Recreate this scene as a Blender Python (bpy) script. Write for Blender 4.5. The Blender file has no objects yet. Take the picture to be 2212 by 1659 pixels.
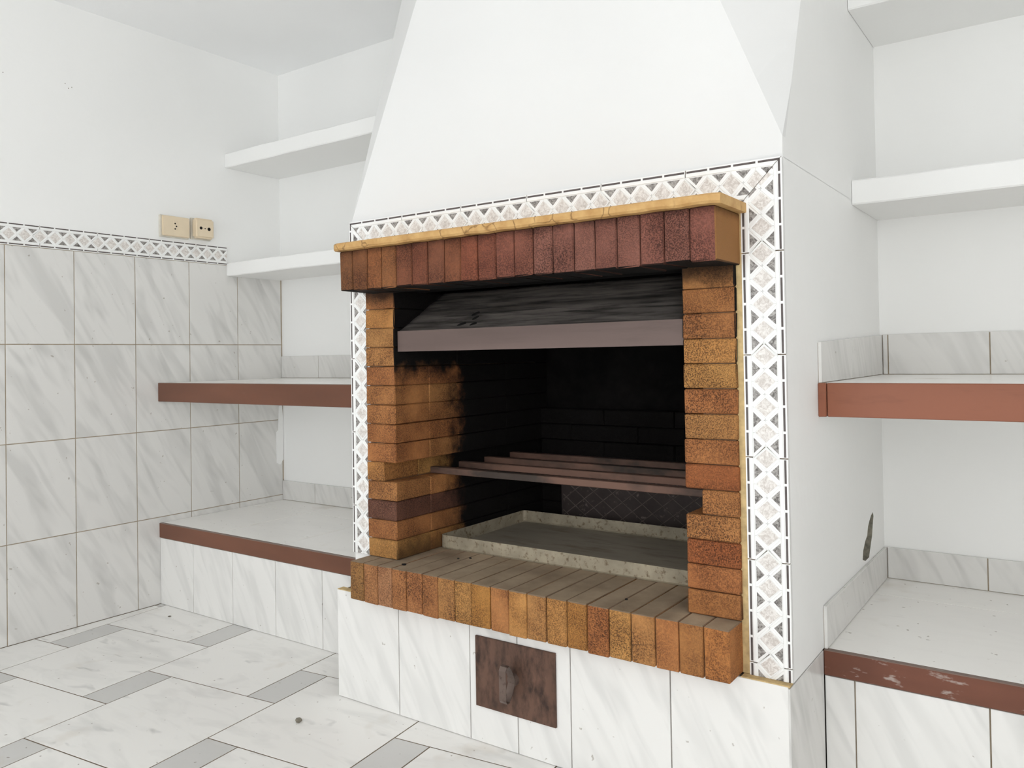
import bpy, bmesh, math, random
from mathutils import Vector, Matrix, noise as mnoise
random.seed(7)
S = bpy.context.scene
C = S.collection

# ------------------------------------------------------------------ camera
W, H = 2212.0, 1659.0
FPX, PX, PY = 1721.138, 73.0, -85.46
YAW, PITCH, ROLL = 0.591956, 0.013923, -0.017147
cam = bpy.data.cameras.new('camera'); cam_o = bpy.data.objects.new('camera', cam); C.objects.link(cam_o)
cam.sensor_fit = 'HORIZONTAL'; cam.sensor_width = 36.0
cam.lens = FPX / W * 36.0
cam.shift_x = -PX / W; cam.shift_y = PY / W
cam.clip_start = 0.02
fw = Vector((-math.sin(YAW), math.cos(YAW), 0)); rt = Vector((math.cos(YAW), math.sin(YAW), 0)); up = Vector((0, 0, 1))
f2 = fw * math.cos(PITCH) + up * math.sin(PITCH); u2 = -fw * math.sin(PITCH) + up * math.cos(PITCH)
r3 = rt * math.cos(ROLL) + u2 * math.sin(ROLL); u3 = -rt * math.sin(ROLL) + u2 * math.cos(ROLL)
cam_o.matrix_world = Matrix(((r3.x, u3.x, -f2.x, 1.38145), (r3.y, u3.y, -f2.y, -1.38274), (r3.z, u3.z, -f2.z, 0.83878), (0, 0, 0, 1)))
S.camera = cam_o

# ------------------------------------------------------------------ world, daylight, exposure
wd = bpy.data.worlds.new('daylight'); S.world = wd; wd.use_nodes = True
bgn = wd.node_tree.nodes['Background']
bgn.inputs[0].default_value = (0.93, 0.97, 1.0, 1); bgn.inputs[1].default_value = 3.0
wd.cycles.sampling_method = 'NONE'

REAR, RIGHT, ZC = -3.3, 2.4, 1.991
# daylight entering by a window in the rear wall and one in the right wall, both behind the camera
def window_light(name, loc, rot, sx, sy, power):
    l = bpy.data.lights.new(name, 'AREA'); l.shape = 'RECTANGLE'; l.size = sx; l.size_y = sy; l.energy = power
    l.color = (0.99, 0.995, 1.0)
    o = bpy.data.objects.new(name, l); C.objects.link(o); o.location = loc; o.rotation_euler = rot
    return o
WIN_REAR, WIN_RIGHT = (-1.15, 0.45, 0.02, 1.6), (-2.9, -1.7, 0.5, 1.65)      # x or y range, z range
window_light('rear_window_daylight', (-0.35, REAR + 0.02, 0.81), (math.radians(-90), math.pi, 0), 1.6, 1.58, 44)
window_light('right_window_daylight', (RIGHT - 0.02, -2.3, 1.075), (0, math.radians(90), 0), 1.15, 1.2, 34)
vs = S.view_settings
vs.view_transform = 'Standard'; vs.look = 'None'; vs.gamma = 1.0; vs.use_curve_mapping = False
vs.exposure = -0.25
S.cycles.max_bounces = 14; S.cycles.diffuse_bounces = 12; S.cycles.glossy_bounces = 2

# ------------------------------------------------------------------ helpers
def lin(r, g, b):
    def f(c):
        c /= 255.0
        return c / 12.92 if c <= 0.04045 else ((c + 0.055) / 1.055) ** 2.4
    return (f(r), f(g), f(b), 1)

def tag(o, label=None, cat=None, group=None, kind=None):
    if label: o['label'] = label
    if cat: o['category'] = cat
    if group: o['group'] = group
    if kind: o['kind'] = kind
    return o

def empty(name, loc=(0, 0, 0)):
    o = bpy.data.objects.new(name, None); C.objects.link(o); o.location = loc; o.empty_display_size = .05
    return o

def link(name, me, mat, parent=None, loc=(0, 0, 0), color=None):
    if mat and not me.materials: me.materials.append(mat)
    o = bpy.data.objects.new(name, me); C.objects.link(o)
    if parent is not None:
        o.parent = parent
        base = Vector((0, 0, 0)); p = parent
        while p is not None: base += p.location; p = p.parent
        o.location = Vector(loc) - base
    else:
        o.location = loc
    if color: o.color = color
    return o

def mesh(name, verts, faces):
    me = bpy.data.meshes.new(name); me.from_pydata([tuple(v) for v in verts], [], faces); me.update()
    return me

def recalc(me):
    bm = bmesh.new(); bm.from_mesh(me); bmesh.ops.recalc_face_normals(bm, faces=bm.faces); bm.to_mesh(me); bm.free(); return me

def box_bm(bm, x0, x1, y0, y1, z0, z1):
    v = [bm.verts.new(p) for p in ((x0, y0, z0), (x1, y0, z0), (x1, y1, z0), (x0, y1, z0), (x0, y0, z1), (x1, y0, z1), (x1, y1, z1), (x0, y1, z1))]
    for f in ((0, 3, 2, 1), (4, 5, 6, 7), (0, 1, 5, 4), (1, 2, 6, 5), (2, 3, 7, 6), (3, 0, 4, 7)):
        bm.faces.new([v[i] for i in f])
    return v

def box(name, parent, x, y, z, mat, bevel=0.0, seg=1, color=None, jit=0.0):
    """one block, origin at its centre"""
    c = Vector(((x[0] + x[1]) / 2, (y[0] + y[1]) / 2, (z[0] + z[1]) / 2))
    bm = bmesh.new()
    box_bm(bm, x[0] - c.x, x[1] - c.x, y[0] - c.y, y[1] - c.y, z[0] - c.z, z[1] - c.z)
    if bevel: bmesh.ops.bevel(bm, geom=list(bm.edges), offset=bevel, segments=seg, affect='EDGES')
    if jit:
        for v in bm.verts: v.co += Vector([random.uniform(-jit, jit) for _ in range(3)])
    me = bpy.data.meshes.new(name); bm.to_mesh(me); bm.free()
    return link(name, me, mat, parent, c, color)

def clip2(poly, a, b, c):
    """keep a*s + b*t <= c"""
    out = []
    n = len(poly)
    for i in range(n):
        p, q = poly[i], poly[(i + 1) % n]
        dp, dq = a * p[0] + b * p[1] - c, a * q[0] + b * q[1] - c
        if dp <= 0: out.append(p)
        if (dp < 0 < dq) or (dq < 0 < dp):
            t = dp / (dp - dq); out.append((p[0] + t * (q[0] - p[0]), p[1] + t * (q[1] - p[1])))
    return out

def area2(poly):
    return sum(poly[i][0] * poly[(i + 1) % len(poly)][1] - poly[(i + 1) % len(poly)][0] * poly[i][1] for i in range(len(poly))) / 2

def inset(poly, d):
    """offset a convex ccw polygon inwards"""
    n = len(poly); out = []
    for i in range(n):
        p0, p1, p2 = poly[i - 1], poly[i], poly[(i + 1) % n]
        e1 = (p1[0] - p0[0], p1[1] - p0[1]); e2 = (p2[0] - p1[0], p2[1] - p1[1])
        l1 = math.hypot(*e1) or 1e-9; l2 = math.hypot(*e2) or 1e-9
        n1 = (-e1[1] / l1, e1[0] / l1); n2 = (-e2[1] / l2, e2[0] / l2)
        k = 1 + n1[0] * n2[0] + n1[1] * n2[1]
        k = max(k, 0.3)
        out.append((p1[0] + d * (n1[0] + n2[0]) / k, p1[1] + d * (n1[1] + n2[1]) / k))
    return out

MESHES = {}
def prism_data(poly, ea, eb, en, h0, h1, ch=0.0):
    if area2(poly) < 0: poly = poly[::-1]
    n = len(poly); vs_, fs = [], []
    def ring(pl, h):
        i0 = len(vs_)
        for s, t in pl: vs_.append(ea * s + eb * t + en * h)
        return i0
    r0 = ring(poly, h0)
    if ch:
        r1 = ring(poly, h1 - ch); r2 = ring(inset(poly, ch), h1); rings = [r0, r1, r2]
    else:
        rings = [r0, ring(poly, h1)]
    for a, b in zip(rings[:-1], rings[1:]):
        for i in range(n): fs.append((a + i, a + (i + 1) % n, b + (i + 1) % n, b + i))
    fs.append(tuple(rings[-1] + i for i in range(n)))
    fs.append(tuple(rings[0] + i for i in range(n))[::-1])
    return vs_, fs

def piece(name, parent, poly, org, ea, eb, en, h0, h1, mat, ch=0.0, color=None):
    """a flat piece (tile, diamond...) laid on a plane: polygon in (s,t) pushed from h0 to h1 along the normal"""
    cs = sum(p[0] for p in poly) / len(poly); ct = sum(p[1] for p in poly) / len(poly)
    loc = [(round(p[0] - cs, 5), round(p[1] - ct, 5)) for p in poly]
    key = (name, tuple(loc), tuple(ea), tuple(eb), tuple(en), h0, h1, ch, mat.name)
    me = MESHES.get(key)
    if me is None:
        v, f = prism_data(loc, ea, eb, en, h0, h1, ch)
        me = recalc(mesh(name, v, f)); me.materials.append(mat); MESHES[key] = me
    return link(name, me, mat, parent, org + ea * cs + eb * ct, color)

def rect(s0, s1, t0, t1): return [(s0, t0), (s1, t0), (s1, t1), (s0, t1)]
EX, EY, EZ = Vector((1, 0, 0)), Vector((0, 1, 0)), Vector((0, 0, 1))
O0 = Vector((0, 0, 0))

# ------------------------------------------------------------------ materials
class NT:
    def __init__(s, name, rough=0.5, spec=0.4):
        s.m = bpy.data.materials.new(name); s.m.use_nodes = True; s.t = s.m.node_tree
        s.p = s.t.nodes['Principled BSDF']; s.p.inputs['Roughness'].default_value = rough
        s.p.inputs['Specular IOR Level'].default_value = spec
    def n(s, typ, **kw):
        nd = s.t.nodes.new(typ)
        for k, v in kw.items():
            if k[0] == 'i' and k[1:].isdigit(): nd.inputs[int(k[1:])].default_value = v
            else: setattr(nd, k, v)
        return nd
    def l(s, a, b): s.t.links.new(a, b)
    def coord(s, which='Object'): return s.n('ShaderNodeTexCoord').outputs[which]
    def mapping(s, v, scale=(1, 1, 1), rot=(0, 0, 0), loc=None):
        m = s.n('ShaderNodeMapping'); s.l(v, m.inputs[0]); m.inputs['Scale'].default_value = scale; m.inputs['Rotation'].default_value = rot
        if loc is not None: s.l(loc, m.inputs['Location'])
        return m.outputs[0]
    def noise(s, v, scale, detail=3, rough=.55, dist=0.0, out=0):
        t = s.n('ShaderNodeTexNoise'); s.l(v, t.inputs['Vector']); t.inputs['Scale'].default_value = scale
        t.inputs['Detail'].default_value = detail; t.inputs['Roughness'].default_value = rough; t.inputs['Distortion'].default_value = dist
        return t.outputs[out]
    def ramp(s, f, stops):
        r = s.n('ShaderNodeValToRGB'); s.l(f, r.inputs[0]); e = r.color_ramp.elements
        while len(e) < len(stops): e.new(0.5)
        for k, (pos, col) in enumerate(stops):
            e[k].position = pos; e[k].color = col if hasattr(col, '__len__') else (col, col, col, 1)
        return r.outputs[0]
    def mr(s, v, a, b, c=0.0, d=1.0):
        m = s.n('ShaderNodeMapRange'); s.l(v, m.inputs[0])
        for i, x in zip((1, 2, 3, 4), (a, b, c, d)): m.inputs[i].default_value = x
        m.interpolation_type = 'SMOOTHSTEP'; return m.outputs[0]
    def math(s, op, a, b=None):
        m = s.n('ShaderNodeMath', operation=op)
        for i, x in ((0, a), (1, b)):
            if x is None: continue
            if isinstance(x, (int, float)): m.inputs[i].default_value = x
            else: s.l(x, m.inputs[i])
        return m.outputs[0]
    def mix(s, f, a, b, blend='MIX'):
        m = s.n('ShaderNodeMix', data_type='RGBA', blend_type=blend)
        for i, x in ((0, f), (6, a), (7, b)):
            if isinstance(x, (int, float)): m.inputs[i].default_value = x
            elif isinstance(x, tuple): m.inputs[i].default_value = x
            else: s.l(x, m.inputs[i])
        return m.outputs[2]
    def base(s, c):
        if isinstance(c, tuple): s.p.inputs['Base Color'].default_value = c
        else: s.l(c, s.p.inputs['Base Color'])
    def bump(s, h, strength, dist=0.002):
        b = s.n('ShaderNodeBump'); b.inputs['Strength'].default_value = strength; b.inputs['Distance'].default_value = dist
        s.l(h, b.inputs['Height']); s.l(b.outputs[0], s.p.inputs['Normal'])
    def rough(s, v): s.l(v, s.p.inputs['Roughness'])
    def rnd(s): return s.n('ShaderNodeObjectInfo').outputs['Random']
    def ocol(s): return s.n('ShaderNodeObjectInfo').outputs['Color']
    def pos(s):
        g = s.n('ShaderNodeNewGeometry'); x = s.n('ShaderNodeSeparateXYZ'); s.l(g.outputs['Position'], x.inputs[0]); return g, x
    def offs(s, k=37.0):
        r = s.rnd(); c = s.n('ShaderNodeCombineXYZ')
        s.l(s.math('MULTIPLY', r, k), c.inputs[0]); s.l(s.math('MULTIPLY', r, k * 1.7), c.inputs[1]); s.l(s.math('MULTIPLY', r, k * 2.3), c.inputs[2])
        return c.outputs[0]

def m_plaster(name, col, bump=.25):
    m = NT(name, .62, .25); v = m.n('ShaderNodeNewGeometry').outputs['Position']
    n1 = m.noise(v, 2.2, 1)
    m.base(m.mix(m.ramp(n1, [(.35, 0.0), (.7, 1.0)]), col, tuple(c * .965 for c in col[:3]) + (1,)))
    m.bump(m.noise(v, 16, 2, .6), bump, .006); return m.m

def m_marble(name, col, vein, amount=1.0, rough=.22):
    m = NT(name, rough, .45); co = m.coord()
    sp = m.n('ShaderNodeSeparateXYZ'); m.l(co, sp.inputs[0])
    h = m.math('ADD', sp.outputs[0], sp.outputs[1])
    cb = m.n('ShaderNodeCombineXYZ'); m.l(h, cb.inputs[0]); m.l(sp.outputs[2], cb.inputs[1]); m.l(m.math('MULTIPLY', m.rnd(), 53.0), cb.inputs[2])
    v = m.mapping(cb.outputs[0], (1, 1, 1), (0, 0, math.radians(62)))
    va = m.mapping(v, (2.6, 13, 1))
    a = m.noise(va, 1.4, 2, .6, .5)
    b = m.noise(m.mapping(v, (5, 30, 1)), 1.0, 1, .55, .8)
    f = m.math('ADD', m.ramp(a, [(.47, 0.0), (.66, .62)]), m.ramp(b, [(.55, 0.0), (.72, .38)]))
    f = m.math('MULTIPLY', f, amount)
    c = m.mix(f, col, vein)
    sp2 = m.noise(m.n('ShaderNodeNewGeometry').outputs['Position'], 60, 2, .5)
    c = m.mix(m.math('MULTIPLY', m.ramp(sp2, [(.73, 0.0), (.77, 1.0)]), .5), c, lin(120, 105, 85))
    m.base(c)
    return m.m

def m_flat(name, col, rough=.5, var=.12, scale=30, bump=.1, spec=.3, metal=0.0):
    m = NT(name, rough, spec); v = m.n('ShaderNodeNewGeometry').outputs['Position']; n = m.noise(v, scale, 4)
    m.base(m.mix(m.ramp(n, [(.35, 0.0), (.7, 1.0)]), tuple(c * (1 + var) for c in col[:3]) + (1,), tuple(c * (1 - var) for c in col[:3]) + (1,)))
    m.p.inputs['Metallic'].default_value = metal
    if bump: m.bump(n, bump, .002)
    return m.m

def m_floor(name, col, vein, amt=1.0):
    m = NT(name, .26, .45); v = m.n('ShaderNodeNewGeometry').outputs['Position']
    w = m.mapping(v, (3.2, 9, 1), (0, 0, math.radians(20)), None)
    a = m.noise(w, 1.3, 3, .6, .8)
    spots = m.noise(m.mapping(v, (10, 26, 1), (0, 0, math.radians(-35))), 1.0, 2, .5, .5)
    f = m.math('ADD', m.math('MULTIPLY', m.ramp(a, [(.5, 0.0), (.75, 1.0)]), .35 * amt), m.math('MULTIPLY', m.ramp(spots, [(.66, 0.0), (.78, 1.0)]), .6 * amt))
    c = m.mix(f, col, vein)
    d = m.noise(v, 75, 1, .6)
    c = m.mix(m.math('MULTIPLY', m.ramp(d, [(.74, 0.0), (.78, 1.0)]), .55), c, lin(110, 95, 75))
    dirt = m.noise(v, 5, 3, .7)
    c = m.mix(m.math('MULTIPLY', m.ramp(dirt, [(.6, 0.0), (.8, 1.0)]), .35), c, lin(178, 160, 132))
    m.base(c); return m.m

def m_brick(name, mode):
    """orange fired brick: own colour per brick (object colour), pitted; soot where fires have blackened it"""
    m = NT(name, .78, .2); g, x = m.pos(); P = g.outputs['Position']
    hs = m.n('ShaderNodeHueSaturation'); m.l(m.ocol(), hs.inputs['Color']); hs.inputs['Saturation'].default_value = .97; hs.inputs['Value'].default_value = .95; oc = hs.outputs[0]
    big = m.noise(P, 14, 4, .6); fine = m.noise(P, 190, 3, .65); pit = m.noise(m.mapping(P, (1, 1, 1)), 420, 4, .75)
    c = m.mix(m.ramp(big, [(.3, 0.0), (.72, 1.0)]), oc, m.mix(1.0, oc, (.62, .56, .55, 1), 'MULTIPLY'))
    c = m.mix(m.math('MULTIPLY', m.ramp(fine, [(.45, 0.0), (.7, 1.0)]), .35), c, m.mix(1.0, oc, (1.5, 1.35, 1.15, 1), 'MULTIPLY'))
    patch = m.ramp(m.noise(P, 7, 2), [(.34, .12), (.6, 1.0)])
    pits = m.math('MULTIPLY', m.ramp(pit, [(.48, 0.0), (.58, .82)]), patch)
    c = m.mix(pits, c, lin(48, 32, 26))
    nz = m.noise(P, 22, 4, .65); n0 = m.math('SUBTRACT', nz, .5)
    nrm = m.n('ShaderNodeSeparateXYZ'); m.l(g.outputs['Normal'], nrm.inputs[0])
    soot = None
    if mode == 'lintel':
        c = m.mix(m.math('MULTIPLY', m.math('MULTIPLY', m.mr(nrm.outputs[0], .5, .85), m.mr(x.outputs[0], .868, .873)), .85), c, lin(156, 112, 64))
        soot = m.mr(nrm.outputs[2], -.35, -.8)
        edge = m.math('MULTIPLY', m.mr(m.math('ADD', x.outputs[2], m.math('MULTIPLY', n0, .02)), 1.07, 1.09), .55)
        soot = m.math('MAXIMUM', soot, edge)
    elif mode == 'jamb':
        soot = m.mr(m.math('ADD', x.outputs[2], m.math('MULTIPLY', n0, .05)), .955, .995)
        soot = m.math('MULTIPLY', soot, .85)
        inner = m.mr(m.math('ADD', x.outputs[1], m.math('MULTIPLY', n0, .16)), .155, .25)
        lowz = m.mr(m.math('ADD', x.outputs[2], m.math('MULTIPLY', n0, .10)), .77, .83)
        side = m.math('MAXIMUM', m.mr(m.math('ABSOLUTE', nrm.outputs[0]), .3, .6), m.mr(x.outputs[1], .004, .02))
        soot = m.math('MAXIMUM', soot, m.math('MAXIMUM', inner, m.math('MULTIPLY', lowz, side)))
        foot = m.math('MULTIPLY', m.mr(m.math('ADD', x.outputs[2], m.math('MULTIPLY', n0, .08)), .44, .36), side)
        soot = m.math('MAXIMUM', soot, m.math('MULTIPLY', foot, .7))
    elif mode == 'hearth':
        top = m.mr(nrm.outputs[2], .15, .5)
        ash = m.mix(m.ramp(m.noise(P, 9, 4), [(.35, 0.0), (.7, 1.0)]), lin(176, 158, 134), lin(134, 118, 99))
        ash = m.mix(m.mr(nrm.outputs[2], .95, .78), ash, lin(132, 114, 96))
        c = m.mix(m.math('MULTIPLY', top, .93), c, ash)
    if soot is not None: c = m.mix(soot, c, lin(16, 13, 12))
    m.base(c)
    m.bump(m.math('SUBTRACT', m.math('MULTIPLY', fine, .6), pits), .55, .0025); return m.m

def m_soot(name):
    m = NT(name, .85, .15); v = m.n('ShaderNodeNewGeometry').outputs['Position']; n = m.noise(v, 12, 5, .65)
    m.base(m.ramp(n, [(.4, lin(8, 7, 7)), (.75, lin(26, 23, 22))])); m.bump(n, .4, .006); return m.m

def m_stone(name):
    m = NT(name, .6, .3); v = m.n('ShaderNodeNewGeometry').outputs['Position']
    w = m.n('ShaderNodeVectorMath', operation='ADD'); m.l(v, w.inputs[0])
    d = m.n('ShaderNodeVectorMath', operation='SCALE'); m.l(m.noise(v, 18, 3, out=1), d.inputs[0]); d.inputs['Scale'].default_value = .05; m.l(d.outputs[0], w.inputs[1])
    vo = m.n('ShaderNodeTexVoronoi', feature='DISTANCE_TO_EDGE'); m.l(w.outputs[0], vo.inputs['Vector']); vo.inputs['Scale'].default_value = 17
    crack = m.ramp(vo.outputs['Distance'], [(.0, 1.0), (.036, 0.0)])
    gate = m.ramp(m.noise(v, 6, 2), [(.42, 0.0), (.52, 1.0)])
    c = m.mix(m.ramp(m.noise(v, 30, 4), [(.35, 0.0), (.7, 1.0)]), lin(204, 166, 110), lin(178, 136, 82))
    c = m.mix(m.math('MULTIPLY', m.math('MULTIPLY', crack, gate), .75), c, lin(104, 72, 40))
    m.base(c); m.bump(m.noise(v, 60, 3), .2, .002); return m.m

def m_worn(name, col, worn, thr=(.6, .72), scale=26, stretch=(1, 1, 1), rough=.5, spec=.35, metal=0.0, bump=.2, top=None):
    m = NT(name, rough, spec); v = m.n('ShaderNodeNewGeometry').outputs['Position']; w = m.mapping(v, stretch)
    n = m.noise(w, scale, 5, .65); n2 = m.noise(w, scale * .3, 3)
    c = m.mix(m.ramp(n2, [(.3, 0.0), (.7, 1.0)]), tuple(k * 1.15 for k in col[:3]) + (1,), tuple(k * .8 for k in col[:3]) + (1,))
    c = m.mix(m.ramp(n, [(thr[0], 0.0), (thr[1], 1.0)]), c, worn)
    if top:
        nn = m.n('ShaderNodeSeparateXYZ'); m.l(m.n('ShaderNodeNewGeometry').outputs['Normal'], nn.inputs[0])
        c = m.mix(m.math('MULTIPLY', m.mr(nn.outputs[2], .3, .8), .8), c, top)
    m.base(c); m.p.inputs['Metallic'].default_value = metal; m.bump(n, bump, .002); return m.m

def m_mottle(name, a, b, scale=130):
    m = NT(name, .3, .4); v = m.n('ShaderNodeNewGeometry').outputs['Position']; n = m.noise(v, scale, 4, .7, 1.2)
    m.base(m.ramp(n, [(.38, a), (.62, b)])); return m.m

M = {
    'plaster': m_plaster('white_plaster', (.85, .85, .84, 1)),
    'hood': m_plaster('smooth_white_plaster_dimmed', (.765, .765, .76, 1), .08),  # same white plaster, darkened to hold down the light on the hood front
    'ceiling': m_plaster('ceiling_paint', (.89, .895, .90, 1)),
    'tile': m_marble('grey_veined_tile', (.70, .69, .67, 1), (.52, .515, .50, 1), .85),
    'tile_white': m_marble('white_veined_tile', (.80, .79, .77, 1), (.62, .615, .60, 1), .75),
    'floor': m_floor('white_floor_tile', (.86, .85, .825, 1), (.50, .50, .49, 1)),
    'strip': m_floor('grey_floor_strip', (.62, .615, .60, 1), (.50, .49, .48, 1), .5),
    'grout': m_flat('brown_grout', lin(112, 98, 84), .85, .2, 40),
    'grout_light': m_flat('beige_grout', lin(158, 144, 124), .85, .15, 40),
    'mortar': m_flat('grey_mortar', lin(112, 92, 74), .9, .25, 60, .3),
    'mortar_pale': m_flat('yellowed_mortar', lin(190, 165, 120), .9, .2, 60, .3),
    'brick_lintel': m_brick('lintel_brick', 'lintel'), 'brick_jamb': m_brick('jamb_brick', 'jamb'), 'brick_hearth': m_brick('hearth_brick', 'hearth'),
    'soot': m_soot('soot_black'),
    'stone': m_stone('cracked_sandstone'),
    'wood': m_worn('brown_painted_edging', lin(112, 72, 54), lin(128, 96, 84), (.66, .74), 24, (.25, 1, 1), .42, top=lin(122, 106, 98)),
    'wood_r': m_worn('chipped_brown_edging', lin(112, 70, 54), lin(164, 148, 140), (.57, .64), 42, (.3, 1, 1), .45, top=lin(120, 106, 98)),
    'wood_red': m_worn('reddish_brown_edging', lin(142, 88, 66), lin(104, 62, 46), (.58, .8), 12, (.2, 1, 1), .4),
    'rust': m_worn('rusted_iron', lin(100, 74, 61), lin(58, 42, 35), (.42, .66), 42, (1, 1, .45), .55, .35, .1),
    'handle': m_worn('worn_iron', lin(112, 96, 88), lin(70, 54, 47), (.55, .7), 60, (1, 1, 1), .42, .5, .5),
    'bar': m_worn('scorched_bar', lin(118, 90, 78), lin(66, 57, 52), (.46, .62), 4, (.8, 1.5, 1.5), .6, .3, .2),
    'tray': m_worn('stained_galvanised_tray', lin(166, 156, 136), lin(112, 96, 76), (.54, .68), 80, (1, 1, 1), .5, .4, .25),
    'tray_ash': m_worn('ash_stained_tray', lin(158, 149, 134), lin(130, 119, 104), (.5, .7), 14, (.5, 2, 1), .6, .3, .1),
    'baffle': m_worn('scorched_sheet', lin(168, 160, 154), lin(80, 75, 72), (.42, .66), 14, (.5, 3, 9), .5, .4, .3, .5),
    'band': m_worn('grey_brown_band', lin(112, 95, 90), lin(94, 80, 75), (.5, .75), 8, (.4, 1, 4), .5, .35, .2),
    'fireback': m_worn('sooty_cast_iron', lin(70, 61, 59), lin(124, 112, 106), (.60, .72), 60, (1, 1, 1), .6, .3, .3),
    'ridge': m_flat('ash_dusted_ridge', lin(98, 88, 82), .7, .3, 60),
    'glaze': m_flat('white_glaze', (.86, .86, .85, 1), .22, .015, 20, 0, .5),
    'diamond': m_mottle('beige_mottled_glaze', lin(196, 188, 182), lin(232, 228, 224)),
    'triangle': m_mottle('dark_mottled_glaze', lin(92, 87, 84), lin(176, 172, 168)),
    'dash': m_flat('dark_printed_line', lin(88, 80, 78), .35, .15, 60, 0),
    'beige': m_flat('beige_plastic', lin(222, 205, 178), .4, .03, 20, 0, .45),
    'dark': m_flat('dark_socket_hole', lin(22, 18, 15), .7, .1, 20, 0),
    'rim': m_flat('greyish_rim', lin(205, 200, 188), .6, .1, 30),
    'pebble': m_flat('grey_stone', lin(120, 114, 102), .8, .35, 90, .4),
    'coal': m_flat('charcoal', lin(24, 22, 21), .85, .3, 90, .3),
    'concrete': m_flat('broken_concrete', lin(128, 124, 112), .95, .35, 90, .8),
}

# ------------------------------------------------------------------ main dimensions (metres)
XL = -1.2911                     # tiled face of the left wall
XC0, XC1 = -0.133, 0.955         # chimney breast
YB0, YB1 = 0.6892, 0.7774        # backs of the left and right niches
YF0, YF1 = 0.1662, 0.193         # fronts of the left and right benches
ZH, ZTB, ZT = 0.358, 0.9955, 1.088
ZBASE = 0.264

# ------------------------------------------------------------------ setting
def struct(o): o['kind'] = 'structure'; return o
# floor: slab with grout showing in the joints, tiles on top
floor = struct(box('floor', None, (XL - .1, RIGHT + .1), (REAR - .1, .9), (-.06, -.0007), M['grout']))
th, T, SS, WW = 0.10893, 0.3777, 0.1825, 0.0955
A0 = Vector((-0.7252, -0.3670))
ea2, eb2 = Vector((math.cos(th), math.sin(th), 0)), Vector((-math.sin(th), math.cos(th), 0))
FO = Vector((A0.x, A0.y, 0))
def floor_clip(poly):
    # tile outline in rotated (s,t); keep what lies inside the walls
    n = Vector((1, 0, 0)); a, b = ea2.dot(n), eb2.dot(n)
    poly = clip2(poly, -a, -b, -(XL + .0015) + FO.x)
    if len(poly) > 2: poly = clip2(poly, a, b, (RIGHT - .0015) - FO.x)
    if len(poly) > 2: poly = clip2(poly, -ea2.y, -eb2.y, -(REAR + .0015) + FO.y)
    return poly
g = .0013; gf = .0018
for i in range(-14, 15):
    for j in range(-14, 15):
        s0, t0 = i * T + j * (T + WW), i * SS + j * (SS - T)
        for nm, pl, mt in (('strip_tile', rect(s0 + gf, s0 + WW - gf, t0 + gf, t0 + SS - gf), 'strip'),
                           ('floor_tile', rect(s0 + WW - T - WW + gf, s0 - gf, t0 + gf, t0 + T - gf), 'floor')):
            c = FO + ea2 * (sum(p[0] for p in pl) / 4) + eb2 * (sum(p[1] for p in pl) / 4)
            if not (-1.55 < c.x < 2.5 and -3.4 < c.y < .36): continue
            # nothing to see under the plinth and the benches
            if c.y > .36 or (c.x > .35 and c.y > .2) : continue
            pl = floor_clip(pl)
            if len(pl) < 3 or abs(area2(pl)) < 2e-5: continue
            piece(nm, floor, pl, FO, ea2, eb2, EZ, -.006, 0.0, M[mt], .0003)

ceiling = struct(box('ceiling', None, (XL - .1, RIGHT + .1), (REAR - .1, .9), (ZC, ZC + .1), M['ceiling']))
wall_left = struct(box('wall_left', None, (XL - .1, XL - .006), (REAR - .1, .9), (0, ZC), M['plaster']))
wall_back_left = struct(box('wall_back_left', None, (XL - .006, XC0), (YB0, .9), (0, ZC), M['plaster']))
wall_back_right = struct(box('wall_back_right', None, (XC1, RIGHT), (YB1, .9), (0, ZC), M['plaster']))
# rear and right walls with their window openings (behind the camera)
def wall_mesh(name, boxes):
    bm = bmesh.new()
    for b in boxes: box_bm(bm, *b)
    me = bpy.data.meshes.new(name); bm.to_mesh(me); bm.free()
    return struct(link(name, me, M['plaster']))
a, b, c, d = WIN_REAR
wall_mesh('wall_rear', [(XL - .1, a, REAR - .1, REAR, 0, ZC), (b, RIGHT + .1, REAR - .1, REAR, 0, ZC), (a, b, REAR - .1, REAR, 0, c), (a, b, REAR - .1, REAR, d, ZC)])
a, b, c, d = WIN_RIGHT
wall_mesh('wall_right', [(RIGHT, RIGHT + .1, REAR, a, 0, ZC), (RIGHT, RIGHT + .1, b, .9, 0, ZC), (RIGHT, RIGHT + .1, a, b, 0, c), (RIGHT, RIGHT + .1, a, b, d, ZC)])

# left wall tiles 20 x 30 cm, four rows; grout bed behind
LO = Vector((XL, 0, 0)); NEGX = Vector((-1, 0, 0))
box('grout_bed', wall_left, (XL - .006, XL - .0016), (REAR, YB0), (0, 1.2), M['grout_light'])
TY0, TP = -.3067, .1983
for k in range(-16, 6):
    y0, y1 = max(TY0 + TP * k, REAR + .001), min(TY0 + TP * (k + 1), YB0 - .001)
    if y1 - y0 < .01: continue
    for r in range(4):
        z0, z1 = .3 * r, .3 * (r + 1)
        piece('wall_tile', wall_left, rect(y0 + g, y1 - g, z0 + g, z1 - g), LO, EY, EZ, EX, -.006, 0, M['tile'], .0006)

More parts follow.
